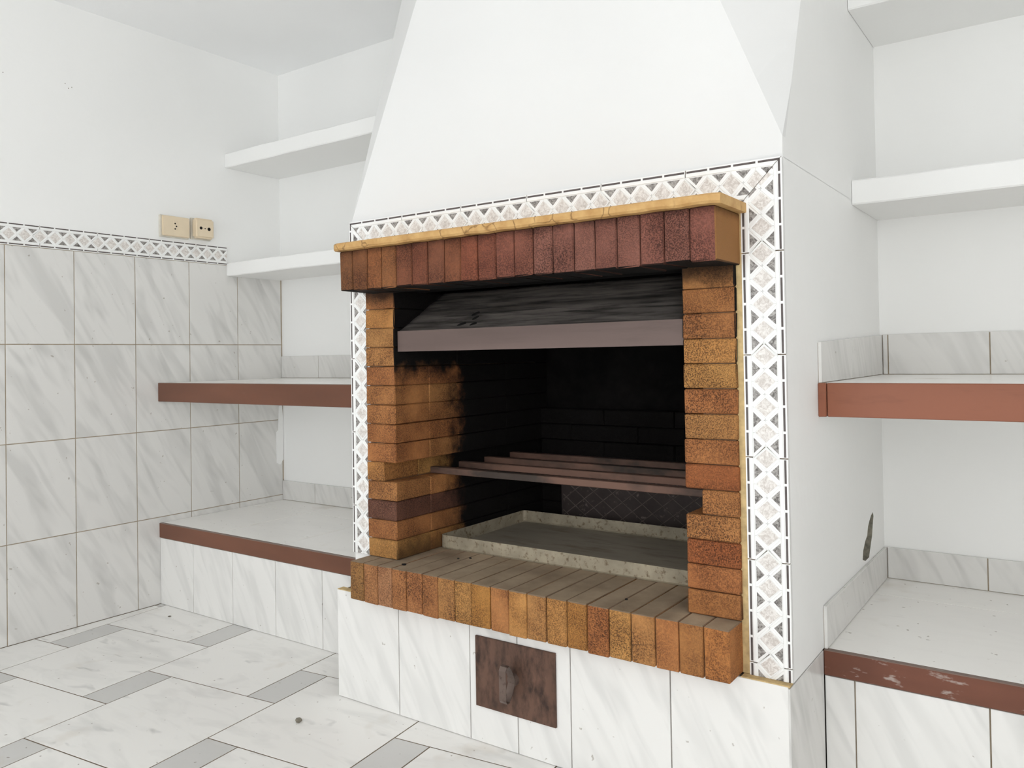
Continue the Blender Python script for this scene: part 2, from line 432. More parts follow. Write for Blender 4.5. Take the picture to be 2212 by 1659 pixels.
# ------------------------------------------------------------------ decorated border tiles
def border_run(parent, org, es, ew, en, p, Wd, phase, s_lo, s_hi, extra=()):
    """four diamonds to a tile; the ends follow the diamonds; clipped to s_lo..s_hi and any half-planes"""
    L = 4 * p; gg = .001
    def clipped(pl):
        pl = clip2(pl, -1, 0, -s_lo); pl = clip2(pl, 1, 0, s_hi) if pl else pl
        for a, b, c in extra:
            if pl: pl = clip2(pl, a, b, c)
        return pl if len(pl) > 2 and abs(area2(pl)) > 1e-7 else None
    n0 = int(math.floor((s_lo - phase) / L)) - 1; n1 = int(math.ceil((s_hi - phase) / L)) + 1
    m1, m2 = .20 * Wd, .80 * Wd
    for n in range(n0, n1):
        b0 = phase + n * L
        def shape(pl): return [(s + b0, t) for s, t in pl]
        k = .46 * p
        # outline in convex bands so that every band can be clipped
        bands = [rect(k + gg, L + k - gg, 0, m1),
                 [(k + gg, m1), (L + k - gg, m1), (L - gg, Wd / 2), (0 + gg, Wd / 2)],
                 [(0 + gg, Wd / 2), (L - gg, Wd / 2), (L + k - gg, m2), (k + gg, m2)],
                 rect(k + gg, L + k - gg, m2, Wd)]
        rails = [rect(k + gg, L + k - gg, .105 * Wd, .185 * Wd), rect(k + gg, L + k - gg, .815 * Wd, .895 * Wd)]
        cross = []
        hw = .0021
        for q in range(4):
            a, b = q * p, (q + 1) * p
            for (sa, ta, sb, tb) in ((a, .5 * Wd, a + p / 2, m2), (a, .5 * Wd, a + p / 2, m1), (b, .5 * Wd, a + p / 2, m2), (b, .5 * Wd, a + p / 2, m1)):
                # ribs run between crossings and rails; along the joint each tile keeps its own half
                d = Vector((sb - sa, tb - ta)); d.normalize(); nn = Vector((-d.y, d.x)) * hw
                if nn.x < 0: nn = -nn
                lo = gg * abs(d.y) if (q == 0 and sa == a) else -1.0
                e0 = nn.normalized() * lo if lo > 0 else -nn
                cross.append([(sa + nn.x, ta + nn.y), (sa + e0.x, ta + e0.y), (sb + e0.x, tb + e0.y), (sb + nn.x, tb + nn.y)])
        for tb in (m1, m2):
            d = Vector((p / 2, tb - .5 * Wd)); d.normalize(); nn = Vector((-d.y, d.x))
            if nn.x > 0: nn = -nn
            e0, e1 = nn * gg * abs(d.y), nn * hw
            cross.append([(L + e0.x, .5 * Wd + e0.y), (L + e1.x, .5 * Wd + e1.y), (L + p / 2 + e1.x, tb + e1.y), (L + p / 2 + e0.x, tb + e0.y)])
        # clip ribs to the tile (zigzag ends)
        V_, F_ = [], []
        def add(pl, h0, h1, ch=0.0):
            pl = clipped(shape(pl))
            if not pl: return
            cs = b0 + L / 2
            v, f = prism_data([(s - cs, t - Wd / 2) for s, t in pl], es, ew, en, h0, h1, ch)
            o = len(V_); V_.extend(v); F_.extend(tuple(i + o for i in ff) for ff in f)
        for bnd in bands: add(bnd, -.004, .0035)
        for rl in rails: add(rl, .003, .0052, .0006)
        for cr in cross: add(cr, .003, .0048, .0005)
        if not V_: continue
        whole = s_lo <= b0 and b0 + L + k <= s_hi and not extra
        key = ('border', round(p, 5), round(Wd, 5), tuple(es), tuple(ew)) if whole else None
        me = MESHES.get(key) if key else None
        if me is None:
            me = recalc(mesh('border_tile', V_, F_)); me.materials.append(M['glaze'])
            if key: MESHES[key] = me
        tile = link('border_tile', me, M['glaze'], parent, org + es * (b0 + L / 2) + ew * (Wd / 2))
        for q in range(4):
            c = (q + .5) * p
            pl = clipped(shape([(c - .37 * p, .5 * Wd), (c, .5 * Wd - .245 * Wd), (c + .37 * p, .5 * Wd), (c, .5 * Wd + .245 * Wd)]))
            if pl: piece('diamond', tile, pl, org, es, ew, en, .002, .0041, M['diamond'], .0003)
            c = (q + 1) * p
            for t0, t1 in ((m1 + .0005, m1 + .20 * Wd), (m2 - .0005, m2 - .20 * Wd)):
                pl = clipped(shape([(c - .30 * p, t0), (c + .30 * p, t0), (c, t1)]))
                if pl: piece('triangle', tile, pl, org, es, ew, en, .002, .0041, M['triangle'], .0003)
        V_, F_ = [], []
        for q in range(4):
            for t0, t1 in ((.035 * Wd, .085 * Wd), (.915 * Wd, .965 * Wd)):
                add(rect(k + q * p + .05 * p, k + (q + 1) * p - .05 * p, t0, t1), .002, .0038)
        if V_:
            me = recalc(mesh('dash_line', V_, F_)); me.materials.append(M['dash'])
            d = link('dash_line', me, M['dash'], tile, org + es * (b0 + L / 2) + ew * (Wd / 2)); d['kind'] = 'stuff'

# left wall: tips point towards the camera
box('grout_bed', wall_left, (XL - .0062, XL - .002), (REAR, .4413), (1.2, 1.268), M['grout_light'])
border_run(wall_left, Vector((XL - .003, 0, 1.2005)), EY, EZ, EX, .1752 / 4, .0685, -.2301, REAR + .001, .4413)
# a smear of white paint over the tiles in the niche corner
pl = [(.655, .43), (.672, .42), (.687, .44), (.688, .60), (.684, .66), (.668, .655), (.664, .56), (.654, .55)]
sm = piece('paint_smear', wall_left, pl, LO, EY, EZ, EX, -.001, .0012, M['plaster'], .0004); sm['label'] = 'smear of white paint over the tiles'

# ------------------------------------------------------------------ benches, shelves, skirting
def edged_slab(name, label, x, yf, yb, ztop, zlow, wood, cat, chip=None):
    """tiled slab with a painted timber edging along its front"""
    t = empty(name, ((x[0] + x[1]) / 2, yf, zlow)); tag(t, label, cat)
    box('slab', t, (x[0], x[1]), (yf + .014, yb), (zlow + .004, ztop - .006), M['plaster'])
    box('grout_bed', t, (x[0], x[1]), (yf + .014, yb), (ztop - .006, ztop - .0015), M['grout_light'])
    if chip:
        box('edging', t, (x[0], chip - .0008), (yf, yf + .014), (zlow, ztop + .0005), wood, .0015, jit=.0004)
        box('edging', t, (chip + .0008, x[1]), (yf, yf + .014), (zlow, ztop + .0005), wood, .0015)
    else:
        box('edging', t, x, (yf, yf + .014), (zlow, ztop + .0005), wood, .0015)
    return t
def top_tiles(t, xs, ys, ztop):
    for a, b in zip(xs[:-1], xs[1:]):
        for c, d in zip(ys[:-1], ys[1:]):
            piece('top_tile', t, rect(a + g, b - g, c + g, d - g), Vector((0, 0, ztop)), EX, EY, EZ, -.006, 0, M['tile_top'], .0005)
M['tile_top'] = m_floor('pale_top_tile', (.89, .875, .85, 1), (.72, .71, .70, 1), .6)

# lower left bench
ZB = .2797
lb = edged_slab('tiled_bench', 'low tiled bench with brown edging between left wall and fireplace', (XL, -.1765), YF0, YB0, ZB, .230, M['wood'], 'bench')
top_tiles(lb, [XL, -.975, -.645, -.315, -.1765], [YF0 + .014, .545, YB0 - .001], ZB)
box('bench_body', lb, (XL, -.1765), (YF0 + .008, YB0), (0, .233), M['grout_light'])
xs = [XL, -1.0962, -.8811, -.6679, -.4558, -.2437, -.1765]
for a, b in zip(xs[:-1], xs[1:]):
    piece('front_tile', lb, rect(a + g, b - g, .001, .2285), Vector((0, YF0 + .003, 0)), EX, EZ, -EY, -.006, 0, M['tile_white'], .0006)
# upper left tiled shelf
us = edged_slab('tiled_shelf', 'tiled shelf with plain brown edging above the left bench', (XL, XC0), YF0, YB0, .7664, .7018, M['wood'], 'shelf')
top_tiles(us, [XL, -.96, -.63, -.30, XC0], [YF0 + .014, .50, YB0 - .001], .7664)
# right bench and shelf
rb = edged_slab('tiled_bench', 'low tiled bench with chipped brown edging right of fireplace', (XC1, RIGHT), YF1, YB1, .2622, .2143, M['wood_r'], 'bench')
top_tiles(rb, [XC1, 1.31, 1.66, 2.01, RIGHT], [YF1 + .014, .618, YB1 - .001], .2622)
box('bench_body', rb, (XC1 + .002, RIGHT), (YF1 + .008, YB1), (0, .217), M['grout_light'])
xs = [XC1, 1.0110, 1.2353, 1.4596, 1.684, 1.908, 2.132, RIGHT]
for a, b in zip(xs[:-1], xs[1:]):
    piece('front_tile', rb, rect(a + g, b - g, .001, .2125), Vector((0, YF1 + .003, 0)), EX, EZ, -EY, -.006, 0, M['tile_white'], .0006)
ur = edged_slab('tiled_shelf', 'tiled shelf with reddish brown edging above the right bench', (XC1, RIGHT), YF1, YB1, .776, .7115, M['wood_red'], 'shelf', .9715)
top_tiles(ur, [XC1, 1.31, 1.66, 2.01, RIGHT], [YF1 + .014, .66, YB1 - .001], .776)

def skirting(wall, xs, yb, z0, z1):
    box('grout_bed', wall, (xs[0], xs[-1]), (yb - .0045, yb), (z0, z1 - .002), M['grout_light'])
    for a, b in zip(xs[:-1], xs[1:]):
        piece('skirting_tile', wall, rect(a + g, b - g, z0 + .0012, z1), Vector((0, yb, 0)), EX, EZ, -EY, .001, .007, M['tile'], .0006)
skirting(wall_back_left, [XL, -1.069, -.85, -.63, -.41, XC0], YB0, .7664, .8535)
skirting(wall_back_left, [XL, -1.098, -.88, -.66, -.44, XC0], YB0, ZB, .356)
skirting(wall_back_right, [XC1 + .007, .975, 1.201, 1.425, 1.65, 1.875, 2.1, RIGHT], YB1, .776, .878)
skirting(wall_back_right, [XC1 + .007, 1.1853, 1.41, 1.635, 1.86, 2.085, RIGHT], YB1, .2622, .340)

def plaster_shelf(label, x, yf, yb, z0, z1):
    c = Vector(((x[0] + x[1]) / 2, (yf + yb) / 2, (z0 + z1) / 2))
    bm = bmesh.new(); n = 60
    rings = []
    for i in range(n + 1):
        xx = x[0] + (x[1] - x[0]) * i / n
        w1 = mnoise.noise(Vector((xx * 9, yf * 3, z0))) * .0022; w2 = mnoise.noise(Vector((xx * 11, yf * 5 + 7, z1))) * .0016; w3 = mnoise.noise(Vector((xx * 7, 3, z1))) * .002
        ch = .003
        rings.append([bm.verts.new(Vector(p) - c) for p in ((xx, yb, z0), (xx, yf + ch + w3, z0 + w1), (xx, yf + w3, z0 + ch + w1), (xx, yf + w3, z1 - ch + w2), (xx, yf + ch + w3, z1 + w2), (xx, yb, z1))])
    for a, b in zip(rings[:-1], rings[1:]):
        for i in range(6): bm.faces.new((a[i], a[(i + 1) % 6], b[(i + 1) % 6], b[i]))
    bm.faces.new(rings[0]); bm.faces.new(rings[-1][::-1])
    bmesh.ops.recalc_face_normals(bm, faces=bm.faces)
    me = bpy.data.meshes.new('plaster_shelf'); bm.to_mesh(me); bm.free()
    return tag(link('plaster_shelf', me, M['plaster'], None, c), label, 'shelf')
plaster_shelf('white plaster shelf level with the tile border, left niche', (XL - .005, XC0 - .001), .4413, YB0, 1.1595, 1.209)
plaster_shelf('highest white plaster shelf in the left niche, near the ceiling', (XL - .005, XC0 - .001), .4413, YB0, 1.5701, 1.6239)
plaster_shelf('white plaster shelf with ragged edge above right brown-edged shelf', (XC1 + .001, RIGHT), .5065, YB1, 1.1687, 1.2246)
plaster_shelf('highest white plaster shelf in the right niche, cut by photo top', (XC1 + .001, RIGHT), .5065, YB1, 1.6131, 1.668)

# ------------------------------------------------------------------ the fireplace
fp = empty('fireplace', ((XC0 + XC1) / 2, 0, 0))
tag(fp, 'built-in brick fireplace with tiled surround and white tapering hood', 'fireplace')
# white tiled plinth
pb = box('plinth', fp, (-.168, XC1 - .006), (-.0155, YB0), (0, ZBASE - .0015), M['grout'])
xs = [-.1755, .0345, .2495, .3785, .5110, .7313, .9535]
PO = Vector((0, -.0145, 0))
DOOR = (.2695, .4775, .0800, .2315)
for a, b in zip(xs[:-1], xs[1:]):
    piece('plinth_tile', pb, rect(a + g, b - g, .0012, ZBASE), PO, EX, EZ, -EY, 0, .006, M['tile_white'], .0006)
piece('plinth_tile', pb, rect(-.0195, YF1 - .001, .0012, ZBASE - .003), Vector((XC1 - .006, 0, 0)), EY, EZ, EX, 0, .0065, M['tile'], .0006)
box('ledge_strip', pb, (.868, XC1), (-.0195, .0), (ZBASE - .0015, ZBASE + .0018), M['mortar_pale'], .0008)
box('ledge_strip', pb, (-.1755, -.07), (-.0195, .0), (ZBASE - .0015, ZBASE + .0018), M['mortar_pale'], .0008)

# white masonry of the breast
pier = box('pier', fp, (.874, XC1), (.003, YB1), (ZBASE, 1.18), M['plaster'])
box('pier', fp, (XC0, -.0665), (.003, YB0), (ZBASE, 1.18), M['plaster'])
box('rear_masonry', fp, (-.0665, .874), (.655, YB0), (ZBASE, 1.18), M['plaster'])
box('front_panel', fp, (-.0665, .874), (.003, .085), (1.06, 1.18), M['plaster'])
box('mortar_joint', fp, (.8655, .8805), (-.0025, .004), (ZBASE + .002, 1.10), M['mortar_pale'], .001)
# broken plaster on the right flank: a real hollow
def hollow(o):
    pts = [(.530, .356), (.560, .347), (.600, .347), (.622, .372), (.640, .392), (.652, .420), (.664, .440), (.655, .452), (.634, .447), (.612, .436), (.596, .425), (.585, .405), (.560, .395), (.536, .376)]
    bm = bmesh.new(); n = len(pts)
    cy = sum(p[0] for p in pts) / n; cz = sum(p[1] for p in pts) / n
    r1 = [bm.verts.new((XC1 + .02, y, z)) for y, z in pts]
    r2 = [bm.verts.new((XC1 - .014 - random.uniform(0, .012), cy + (y - cy) * .82, cz + (z - cz) * .86)) for y, z in pts]
    r3 = bm.verts.new((XC1 - .034, cy, cz))
    for i in range(n):
        bm.faces.new((r1[i], r1[(i + 1) % n], r2[(i + 1) % n], r2[i])); bm.faces.new((r2[i], r2[(i + 1) % n], r3))
    bm.faces.new(r1[::-1]); bmesh.ops.recalc_face_normals(bm, faces=bm.faces)
    me = bpy.data.meshes.new('cutter'); bm.to_mesh(me); bm.free(); me.materials.append(M['concrete'])
    co = bpy.data.objects.new('cutter', me); C.objects.link(co)
    md = o.modifiers.new('b', 'BOOLEAN'); md.operation = 'DIFFERENCE'; md.object = co; md.solver = 'EXACT'
    try: md.material_mode = 'TRANSFER'
    except Exception: pass
    bpy.context.view_layer.update()
    ev = o.evaluated_get(bpy.context.evaluated_depsgraph_get())
    nm = bpy.data.meshes.new_from_object(ev)
    o.modifiers.clear(); o.data = nm
    bpy.data.objects.remove(co)
hollow(pier)
# skirting on the right flank of the breast
flank_board = struct(empty('baseboard_right', (XC1, YF1, .2622)))
def flank_skirting(ys, z0, za, zb):
    for a, b in zip(ys[:-1], ys[1:]):
        f = lambda y: za + (zb - za) * (y - ys[0]) / (ys[-1] - ys[0])
        piece('skirting_tile', flank_board, [(a + g, z0 + .0012), (b - g, z0 + .0012), (b - g, f(b)), (a + g, f(a))], Vector((XC1, 0, 0)), EY, EZ, EX, .001, .007, M['tile'], .0006)
for za_, zb_ in ((.7762, .854), (.2624, .338)):
    box('grout_bed', flank_board, (XC1 + .0002, XC1 + .0045), (YF1 + .006, YB1 - .009), (za_, zb_), M['grout_light'])
flank_skirting([YF1 + .004, .448, YB1 - .008], .776, .856, .876)
flank_skirting([YF1 + .004, YB1 - .008], .2622, .345, .340)

# hood
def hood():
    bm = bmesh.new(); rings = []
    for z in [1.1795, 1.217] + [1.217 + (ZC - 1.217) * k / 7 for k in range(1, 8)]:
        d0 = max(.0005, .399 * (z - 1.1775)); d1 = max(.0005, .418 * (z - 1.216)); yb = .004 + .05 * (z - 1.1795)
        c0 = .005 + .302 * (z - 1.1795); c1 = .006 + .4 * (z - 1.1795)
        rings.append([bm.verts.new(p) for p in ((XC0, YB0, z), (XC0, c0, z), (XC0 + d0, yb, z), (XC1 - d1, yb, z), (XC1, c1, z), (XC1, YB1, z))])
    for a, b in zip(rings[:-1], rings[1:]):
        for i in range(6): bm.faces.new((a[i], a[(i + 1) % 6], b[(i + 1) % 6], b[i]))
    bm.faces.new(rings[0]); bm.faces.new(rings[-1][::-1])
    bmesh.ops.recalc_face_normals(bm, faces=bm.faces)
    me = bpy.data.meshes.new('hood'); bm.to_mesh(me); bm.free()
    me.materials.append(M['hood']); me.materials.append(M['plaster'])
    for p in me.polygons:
        if abs(p.normal.x) > .97: p.material_index = 1  # flanks stay plain plaster; front and facets keep the light-dimmed white
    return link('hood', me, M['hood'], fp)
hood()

# border tiles: top, right and left runs, mitred at the corners
BW, BP = .0755, .1815 / 4
ZB1 = 1.1795
# right run, measured downwards from the top; tips point up
border_run(fp, Vector((XC1, 0, ZB1)), -EZ, -EX, -EY, BP, BW, ZB1 - 1.0361, 0, ZB1 - ZBASE - .002, ((-1, 1, -.0009),))
# top run, measured leftwards from the right corner; tips point right
border_run(fp, Vector((XC1, 0, ZB1)), -EX, -EZ, -EY, BP, BW, XC1 - .7955, 0, XC1 - XC0, ((-1, 1, -.0009), (1, 1, XC1 - XC0 - .0009)))
# left run, measured upwards; tips point down
border_run(fp, Vector((XC0, 0, 0)), EZ, EX, -EY, BP, BW, .818, ZH + .001, ZB1, ((1, 1, ZB1 - .0009),))
for bx_, bz_ in (((XC1 - BW, XC1 - .001), (ZBASE + .002, ZB1)), ((XC0 + .001, XC0 + BW), (ZH, ZB1)), ((XC0 + BW, XC1 - BW), (ZB1 - BW, ZB1))):
    box('grout_bed', fp, bx_, (-.0015, .0032), bz_, M['grout'])

# bricks
def vary(c, k=.10):
    f = 1 + random.uniform(-k, k); h = random.uniform(-.05, .05)
    return (c[0] * f * (1 + h * .4), c[1] * f * (1 - h), c[2] * f * (1 - h * 1.2), 1)
def brick(parent, x, y, z, mat, col, jit=.0007, bev=.0022):
    return box('brick', parent, x, y, z, mat, bev, 1, col, jit)
ORANGE, OCHRE, RUST, PLUM, BROWN = lin(182, 128, 74), lin(190, 138, 76), lin(160, 102, 64), lin(138, 90, 77), lin(130, 86, 54)
# lintel: 21 soldiers
lx = [-.0455, -.0036, .0442, .0886, .1337, .1812, .2268, .2732, .3179, .3629, .4096, .4561, .5012, .5462, .5937, .6394, .6862, .7328, .7804, .8278, .8768]
lt = box('lintel', fp, (-.040, .870), (-.108, .086), (ZTB + .004, ZT - .003), M['soot'])
lcol = [BROWN, BROWN, lin(146, 92, 54), lin(146, 94, 56), lin(130, 82, 58), lin(130, 80, 58), lin(126, 78, 56), lin(132, 82, 56), lin(134, 80, 58), lin(128, 78, 60), lin(134, 84, 68), lin(134, 84, 68)] + [PLUM] * 9
for i, (a, b) in enumerate(zip(lx[:-1], lx[1:])):
    brick(lt, (a + .0009, b - .0009), (-.1131 + random.uniform(-.0012, .0012), .0), (ZTB + random.uniform(-.0012, .0008), ZT), M['brick_lintel'], vary(lcol[i], .06))
# hearth: 21 soldiers, ash on top
hx = [-.0773, -.0322, .0135, .0599, .1046, .1533, .1986, .2464, .294, .3442, .3918, .438, .4852, .5326, .5797, .6277, .6749, .7244, .7715, .8187, .8672]
he = box('hearth', fp, (-.071, .861), (-.060, .655), (ZBASE + .005, ZH - .003), M['mortar'])
hc = [lin(170, 121, 70), lin(176, 125, 79), lin(183, 135, 94), lin(178, 123, 74), lin(176, 119, 72), lin(170, 114, 67), ORANGE, OCHRE, lin(179, 125, 60), lin(183, 123, 72), OCHRE, ORANGE, OCHRE, lin(176, 125, 62), lin(170, 108, 60), OCHRE, ORANGE, lin(178, 121, 70), lin(170, 112, 62), lin(179, 121, 65), lin(179, 129, 72)]
for i, (a, b) in enumerate(zip(hx[:-1], hx[1:])):
    brick(he, (a + .0009, b - .0009), (-.0652 + random.uniform(-.0012, .0012), .150), (.2665 + random.uniform(-.0015, .0015), ZH), M['brick_hearth'], vary(hc[i % len(hc)], .05), .0006, .0016)
for i in range(10):
    a, b = -.06 + i * .0925, -.06 + (i + 1) * .0925
    for c, d in ((.152, .38), (.382, .61)):
        brick(he, (a + .001, min(b, .86) - .001), (c, d), (ZH - .03, ZH - .0012), M['brick_hearth'], vary(BROWN, .05))
# jambs with the lining bricks behind; course five is set back as the ledge for the grill bars
PITCHZ = .0461
def jamb(x0, x1, side):
    slot = -.0155 if side < 0 else .7975
    core = (x0 + .006, min(x1, slot) - .004) if side < 0 else (max(x0, slot) + .004, x1 - .006)
    j = box('jamb', fp, core, (-.004, .655), (ZH, 1.0), M['mortar'])
    for k in range(14):
        z0 = ZH + PITCHZ * k; z1 = min(z0 + PITCHZ, ZTB + .006)
        a, b = x0, x1
        if k == 4:
            if side < 0: b = slot
            else: a = slot
        base = random.choice([ORANGE, lin(180, 122, 70), lin(174, 114, 66), OCHRE, lin(172, 112, 64)])
        if side < 0 and k == 2: base = lin(116, 76, 60)
        if side > 0 and k in (5, 2): base = lin(158, 94, 52)
        jb = random.uniform(-.001, .001)
        brick(j, (a, b), (-.010 + jb, .108), (z0 + .0008, z1 - .0008), M['brick_jamb'], vary(base, .05))
        for c, d in ((.1095, .219), (.2205, .43), (.4315, .654)):
            brick(j, (a + random.uniform(-.001, .001), b + random.uniform(-.001, .001)), (c, d), (z0 + .0008, z1 - .0008), M['brick_jamb'], vary(base, .06))
    return j
jamb(-.0730, .0235, -1)
jamb(.7655, .8685, 1)
# blackened back of the firebox: low course proud of the wall above
bk = box('firebox_back', fp, (-.06, .86), (.640, .6545), (ZH, 1.0), M['soot'])
for k in range(7):
    z0 = ZH + PITCHZ * k; off = .11 if k % 2 else 0
    x = .02 - off
    while x < .77:
        a, b = max(x, .02), min(x + .22, .77)
        if b - a > .02: brick(bk, (a + .001, b - .001), (.604 + random.uniform(-.002, .002), .641), (z0 + .001, z0 + PITCHZ - .001), M['brick_jamb'], vary(BROWN))
        x += .22
# smoke chamber above the fire, black inside
bm = bmesh.new(); v = box_bm(bm, -.06, .86, .087, .653, .999, 1.178)
for f in list(bm.faces):
    if f.calc_center_median().z < 1.0: bm.faces.remove(f)
bmesh.ops.reverse_faces(bm, faces=bm.faces)
me = bpy.data.meshes.new('smoke_chamber'); bm.to_mesh(me); bm.free(); link('smoke_chamber', me, M['soot'], fp)

# mantel slab of cracked sandstone
def slab():
    x0, x1, y0, y1, z0, z1 = -.0475, .8905, -.135, .002, 1.0875, 1.1045
    bm = bmesh.new(); n = 70; rings = []
    for i in range(n + 1):
        xx = x0 + (x1 - x0) * i / n
        w = mnoise.noise(Vector((xx * 30, 1, 2))) * .0014; w2 = mnoise.noise(Vector((xx * 24, 5, 2))) * .0016
        y = y0 + (.006 if i in (0, n) else 0)
        rings.append([bm.verts.new(p) for p in ((xx, y1, z0), (xx, y + .004 + w, z0 + w2), (xx, y + w, z0 + .004 + w2), (xx, y + w * .5, z1 - .003), (xx, y + .003, z1), (xx, y1, z1))])
    for a, b in zip(rings[:-1], rings[1:]):
        for i in range(6): bm.faces.new((a[i], a[(i + 1) % 6], b[(i + 1) % 6], b[i]))
    bm.faces.new(rings[0]); bm.faces.new(rings[-1][::-1]); bmesh.ops.recalc_face_normals(bm, faces=bm.faces)
    me = bpy.data.meshes.new('mantel_slab'); bm.to_mesh(me); bm.free()
    o = link('mantel_slab', me, M['stone'], fp); o['label'] = 'cracked yellowish stone mantel slab'
slab()

# sheet-metal smoke baffle hung behind the lintel
bf = empty('smoke_baffle', (.394, .002, .855)); bf.parent = fp; bf.location = Vector((.394, .002, .855)) - fp.location
def baffle_pt(u, v):
    x = .027 + .734 * u; y = .004 + .165 * v; z = .9025 + .100 * v
    n = mnoise.noise(Vector((x * 5, v * 4, 1))) * .008 + mnoise.noise(Vector((x * 3, v * 13, 4))) * .004
    e = min(1, 4 * v) * min(1, 4 * (1 - v) + .2)
    return Vector((x, y + n * e * .7, z + n * e))
bm = bmesh.new(); nu, nv = 60, 14
gr = [[bm.verts.new(baffle_pt(i / nu, j / nv)) for i in range(nu + 1)] for j in range(nv + 1)]
for j in range(nv):
    for i in range(nu): bm.faces.new((gr[j][i], gr[j][i + 1], gr[j + 1][i + 1], gr[j + 1][i]))
bmesh.ops.solidify(bm, geom=list(bm.faces), thickness=.0015)
bmesh.ops.recalc_face_normals(bm, faces=bm.faces)
me = bpy.data.meshes.new('sheet'); bm.to_mesh(me); bm.free()
for p in me.polygons: p.use_smooth = True
sh = link('sheet', me, M['baffle'], bf); sh['label'] = 'buckled soot-grey sheet'
bm = bmesh.new(); box_bm(bm, .0255, .7630, -.0005, .0025, .854, .9030); box_bm(bm, .0255, .7630, .0025, .018, .854, .8565); box_bm(bm, .0255, .7630, .0025, .012, .9005, .9030)
me = bpy.data.meshes.new('band'); bm.to_mesh(me); bm.free(); b_ = link('band', me, M['band'], bf); b_['label'] = 'flat grey-brown metal band'
for u, v, r, a in ((.243, .12, .0115, .7), (.262, .30, .0105, .9), (.276, .24, .009, 1.0), (.292, .10, .009, .8)):
    c = baffle_pt(u, v); t1 = Vector((math.cos(a), math.sin(a) * .7, math.sin(a) * .5)).normalized(); nn = Vector((0, -.55, .83)); t2 = nn.cross(t1).normalized()
    pts = [(r * math.cos(q * math.pi / 5), r * .5 * math.sin(q * math.pi / 5)) for q in range(10)]
    v_, f_ = prism_data(pts, t1, t2, Vector((0, -.55, .83)), -.001, .0016)
    link('soot_flake', recalc(mesh('soot_flake', v_, f_)), M['coal'], bf, c)

# ash door in the plinth
ad = box('ash_door', fp, DOOR[:2], (-.0255, -.0203), DOOR[2:], M['rust'], .0006); ad['label'] = 'rusty iron ash door with loop handle'
def handle():
    xc, yc, z0, z1 = .3735, -.0255, .118, .198; hw = .0088
    # outer bar, top bend, tapering back leaf that meets the boss
    prof = [(-.036, z0 + .002), (-.0405, z0 + .008), (-.0405, z1 - .010), (-.036, z1 - .002), (-.028, z1 - .001), (-.018, z1 - .014), (-.0075, z1 - .034), (-.0075, z0 + .034), (-.018, z0 + .014), (-.028, z0 + .002)]
    th_ = .0019; n = len(prof); bm = bmesh.new()
    cy = sum(p[0] for p in prof) / n; cz = sum(p[1] for p in prof) / n
    rings = []
    for y, z in prof:
        d = Vector((y - cy, z - cz)); d = d.normalized() * th_
        w = hw
        rings.append([bm.verts.new(p) for p in ((xc - w, yc + y, z), (xc + w, yc + y, z), (xc + w, yc + y - d.x, z - d.y), (xc - w, yc + y - d.x, z - d.y))])
    for i in range(n):
        a, b = rings[i], rings[(i + 1) % n]
        for k in range(4): bm.faces.new((a[k], a[(k + 1) % 4], b[(k + 1) % 4], b[k]))
    bmesh.ops.recalc_face_normals(bm, faces=bm.faces)
    me = bpy.data.meshes.new('handle'); bm.to_mesh(me); bm.free(); link('handle', me, M['handle'], ad)
    bm = bmesh.new(); bmesh.ops.create_cone(bm, cap_ends=True, segments=20, radius1=.0135, radius2=.012, depth=.008, matrix=Matrix.Translation((xc, yc - .004, (z0 + z1) / 2)) @ Matrix.Rotation(math.pi / 2, 4, 'X'))
    me = bpy.data.meshes.new('boss'); bm.to_mesh(me); bm.free(); link('boss', me, M['handle'], ad)
handle()

# ------------------------------------------------------------------ loose things in the firebox
tray = empty('ash_tray', (.39, .32, ZH)); tag(tray, 'shallow stained metal ash tray lying on the brick hearth', 'tray')
tx, ty, tz, thk = (.0285, .757), (.138, .500), (ZH + .0005, ZH + .034), .0016
def tray_mesh():
    bm = bmesh.new()
    def loop(d, z, r):
        out = []
        x0, x1, y0, y1 = tx[0] + d, tx[1] - d, ty[0] + d, ty[1] - d
        for cx, cy, a0 in ((x1 - r, y1 - r, 0), (x0 + r, y1 - r, 90), (x0 + r, y0 + r, 180), (x1 - r, y0 + r, 270)):
            for k in range(4):
                a = math.radians(a0 + 30 * k); out.append(bm.verts.new((cx + r * math.cos(a), cy + r * math.sin(a), z)))
        return out
    L = [loop(.002, tz[0], .010), loop(0, tz[0] + .004, .010), loop(0, tz[1], .010), loop(thk, tz[1], .009), loop(thk, tz[0] + .005, .009), loop(.005, tz[0] + .002, .008)]
    n = len(L[0])
    for a, b in zip(L[:-1], L[1:]):
        for i in range(n): bm.faces.new((a[i], a[(i + 1) % n], b[(i + 1) % n], b[i]))
    bm.faces.new(L[0][::-1])
    bmesh.ops.recalc_face_normals(bm, faces=bm.faces)
    me = bpy.data.meshes.new('rim'); bm.to_mesh(me); bm.free(); return me
link('rim', tray_mesh(), M['tray'], tray)
box('pan_floor', tray, (tx[0] + .004, tx[1] - .004), (ty[0] + .004, ty[1] - .004), (tz[0] + .0008, tz[0] + .0022), M['tray_ash'])
box('corner_fold', tray, (tx[0] + .012, tx[0] + .0275), (ty[0] - .0012, ty[0] + .0004), (tz[0] + .003, tz[1] - .0004), M['tray'], .0004)
box('corner_fold', tray, (tx[1] - .0275, tx[1] - .012), (ty[0] - .0012, ty[0] + .0004), (tz[0] + .003, tz[1] - .0004), M['tray'], .0004)
words = ['foremost', 'second from the front', 'third from the front', 'rearmost']
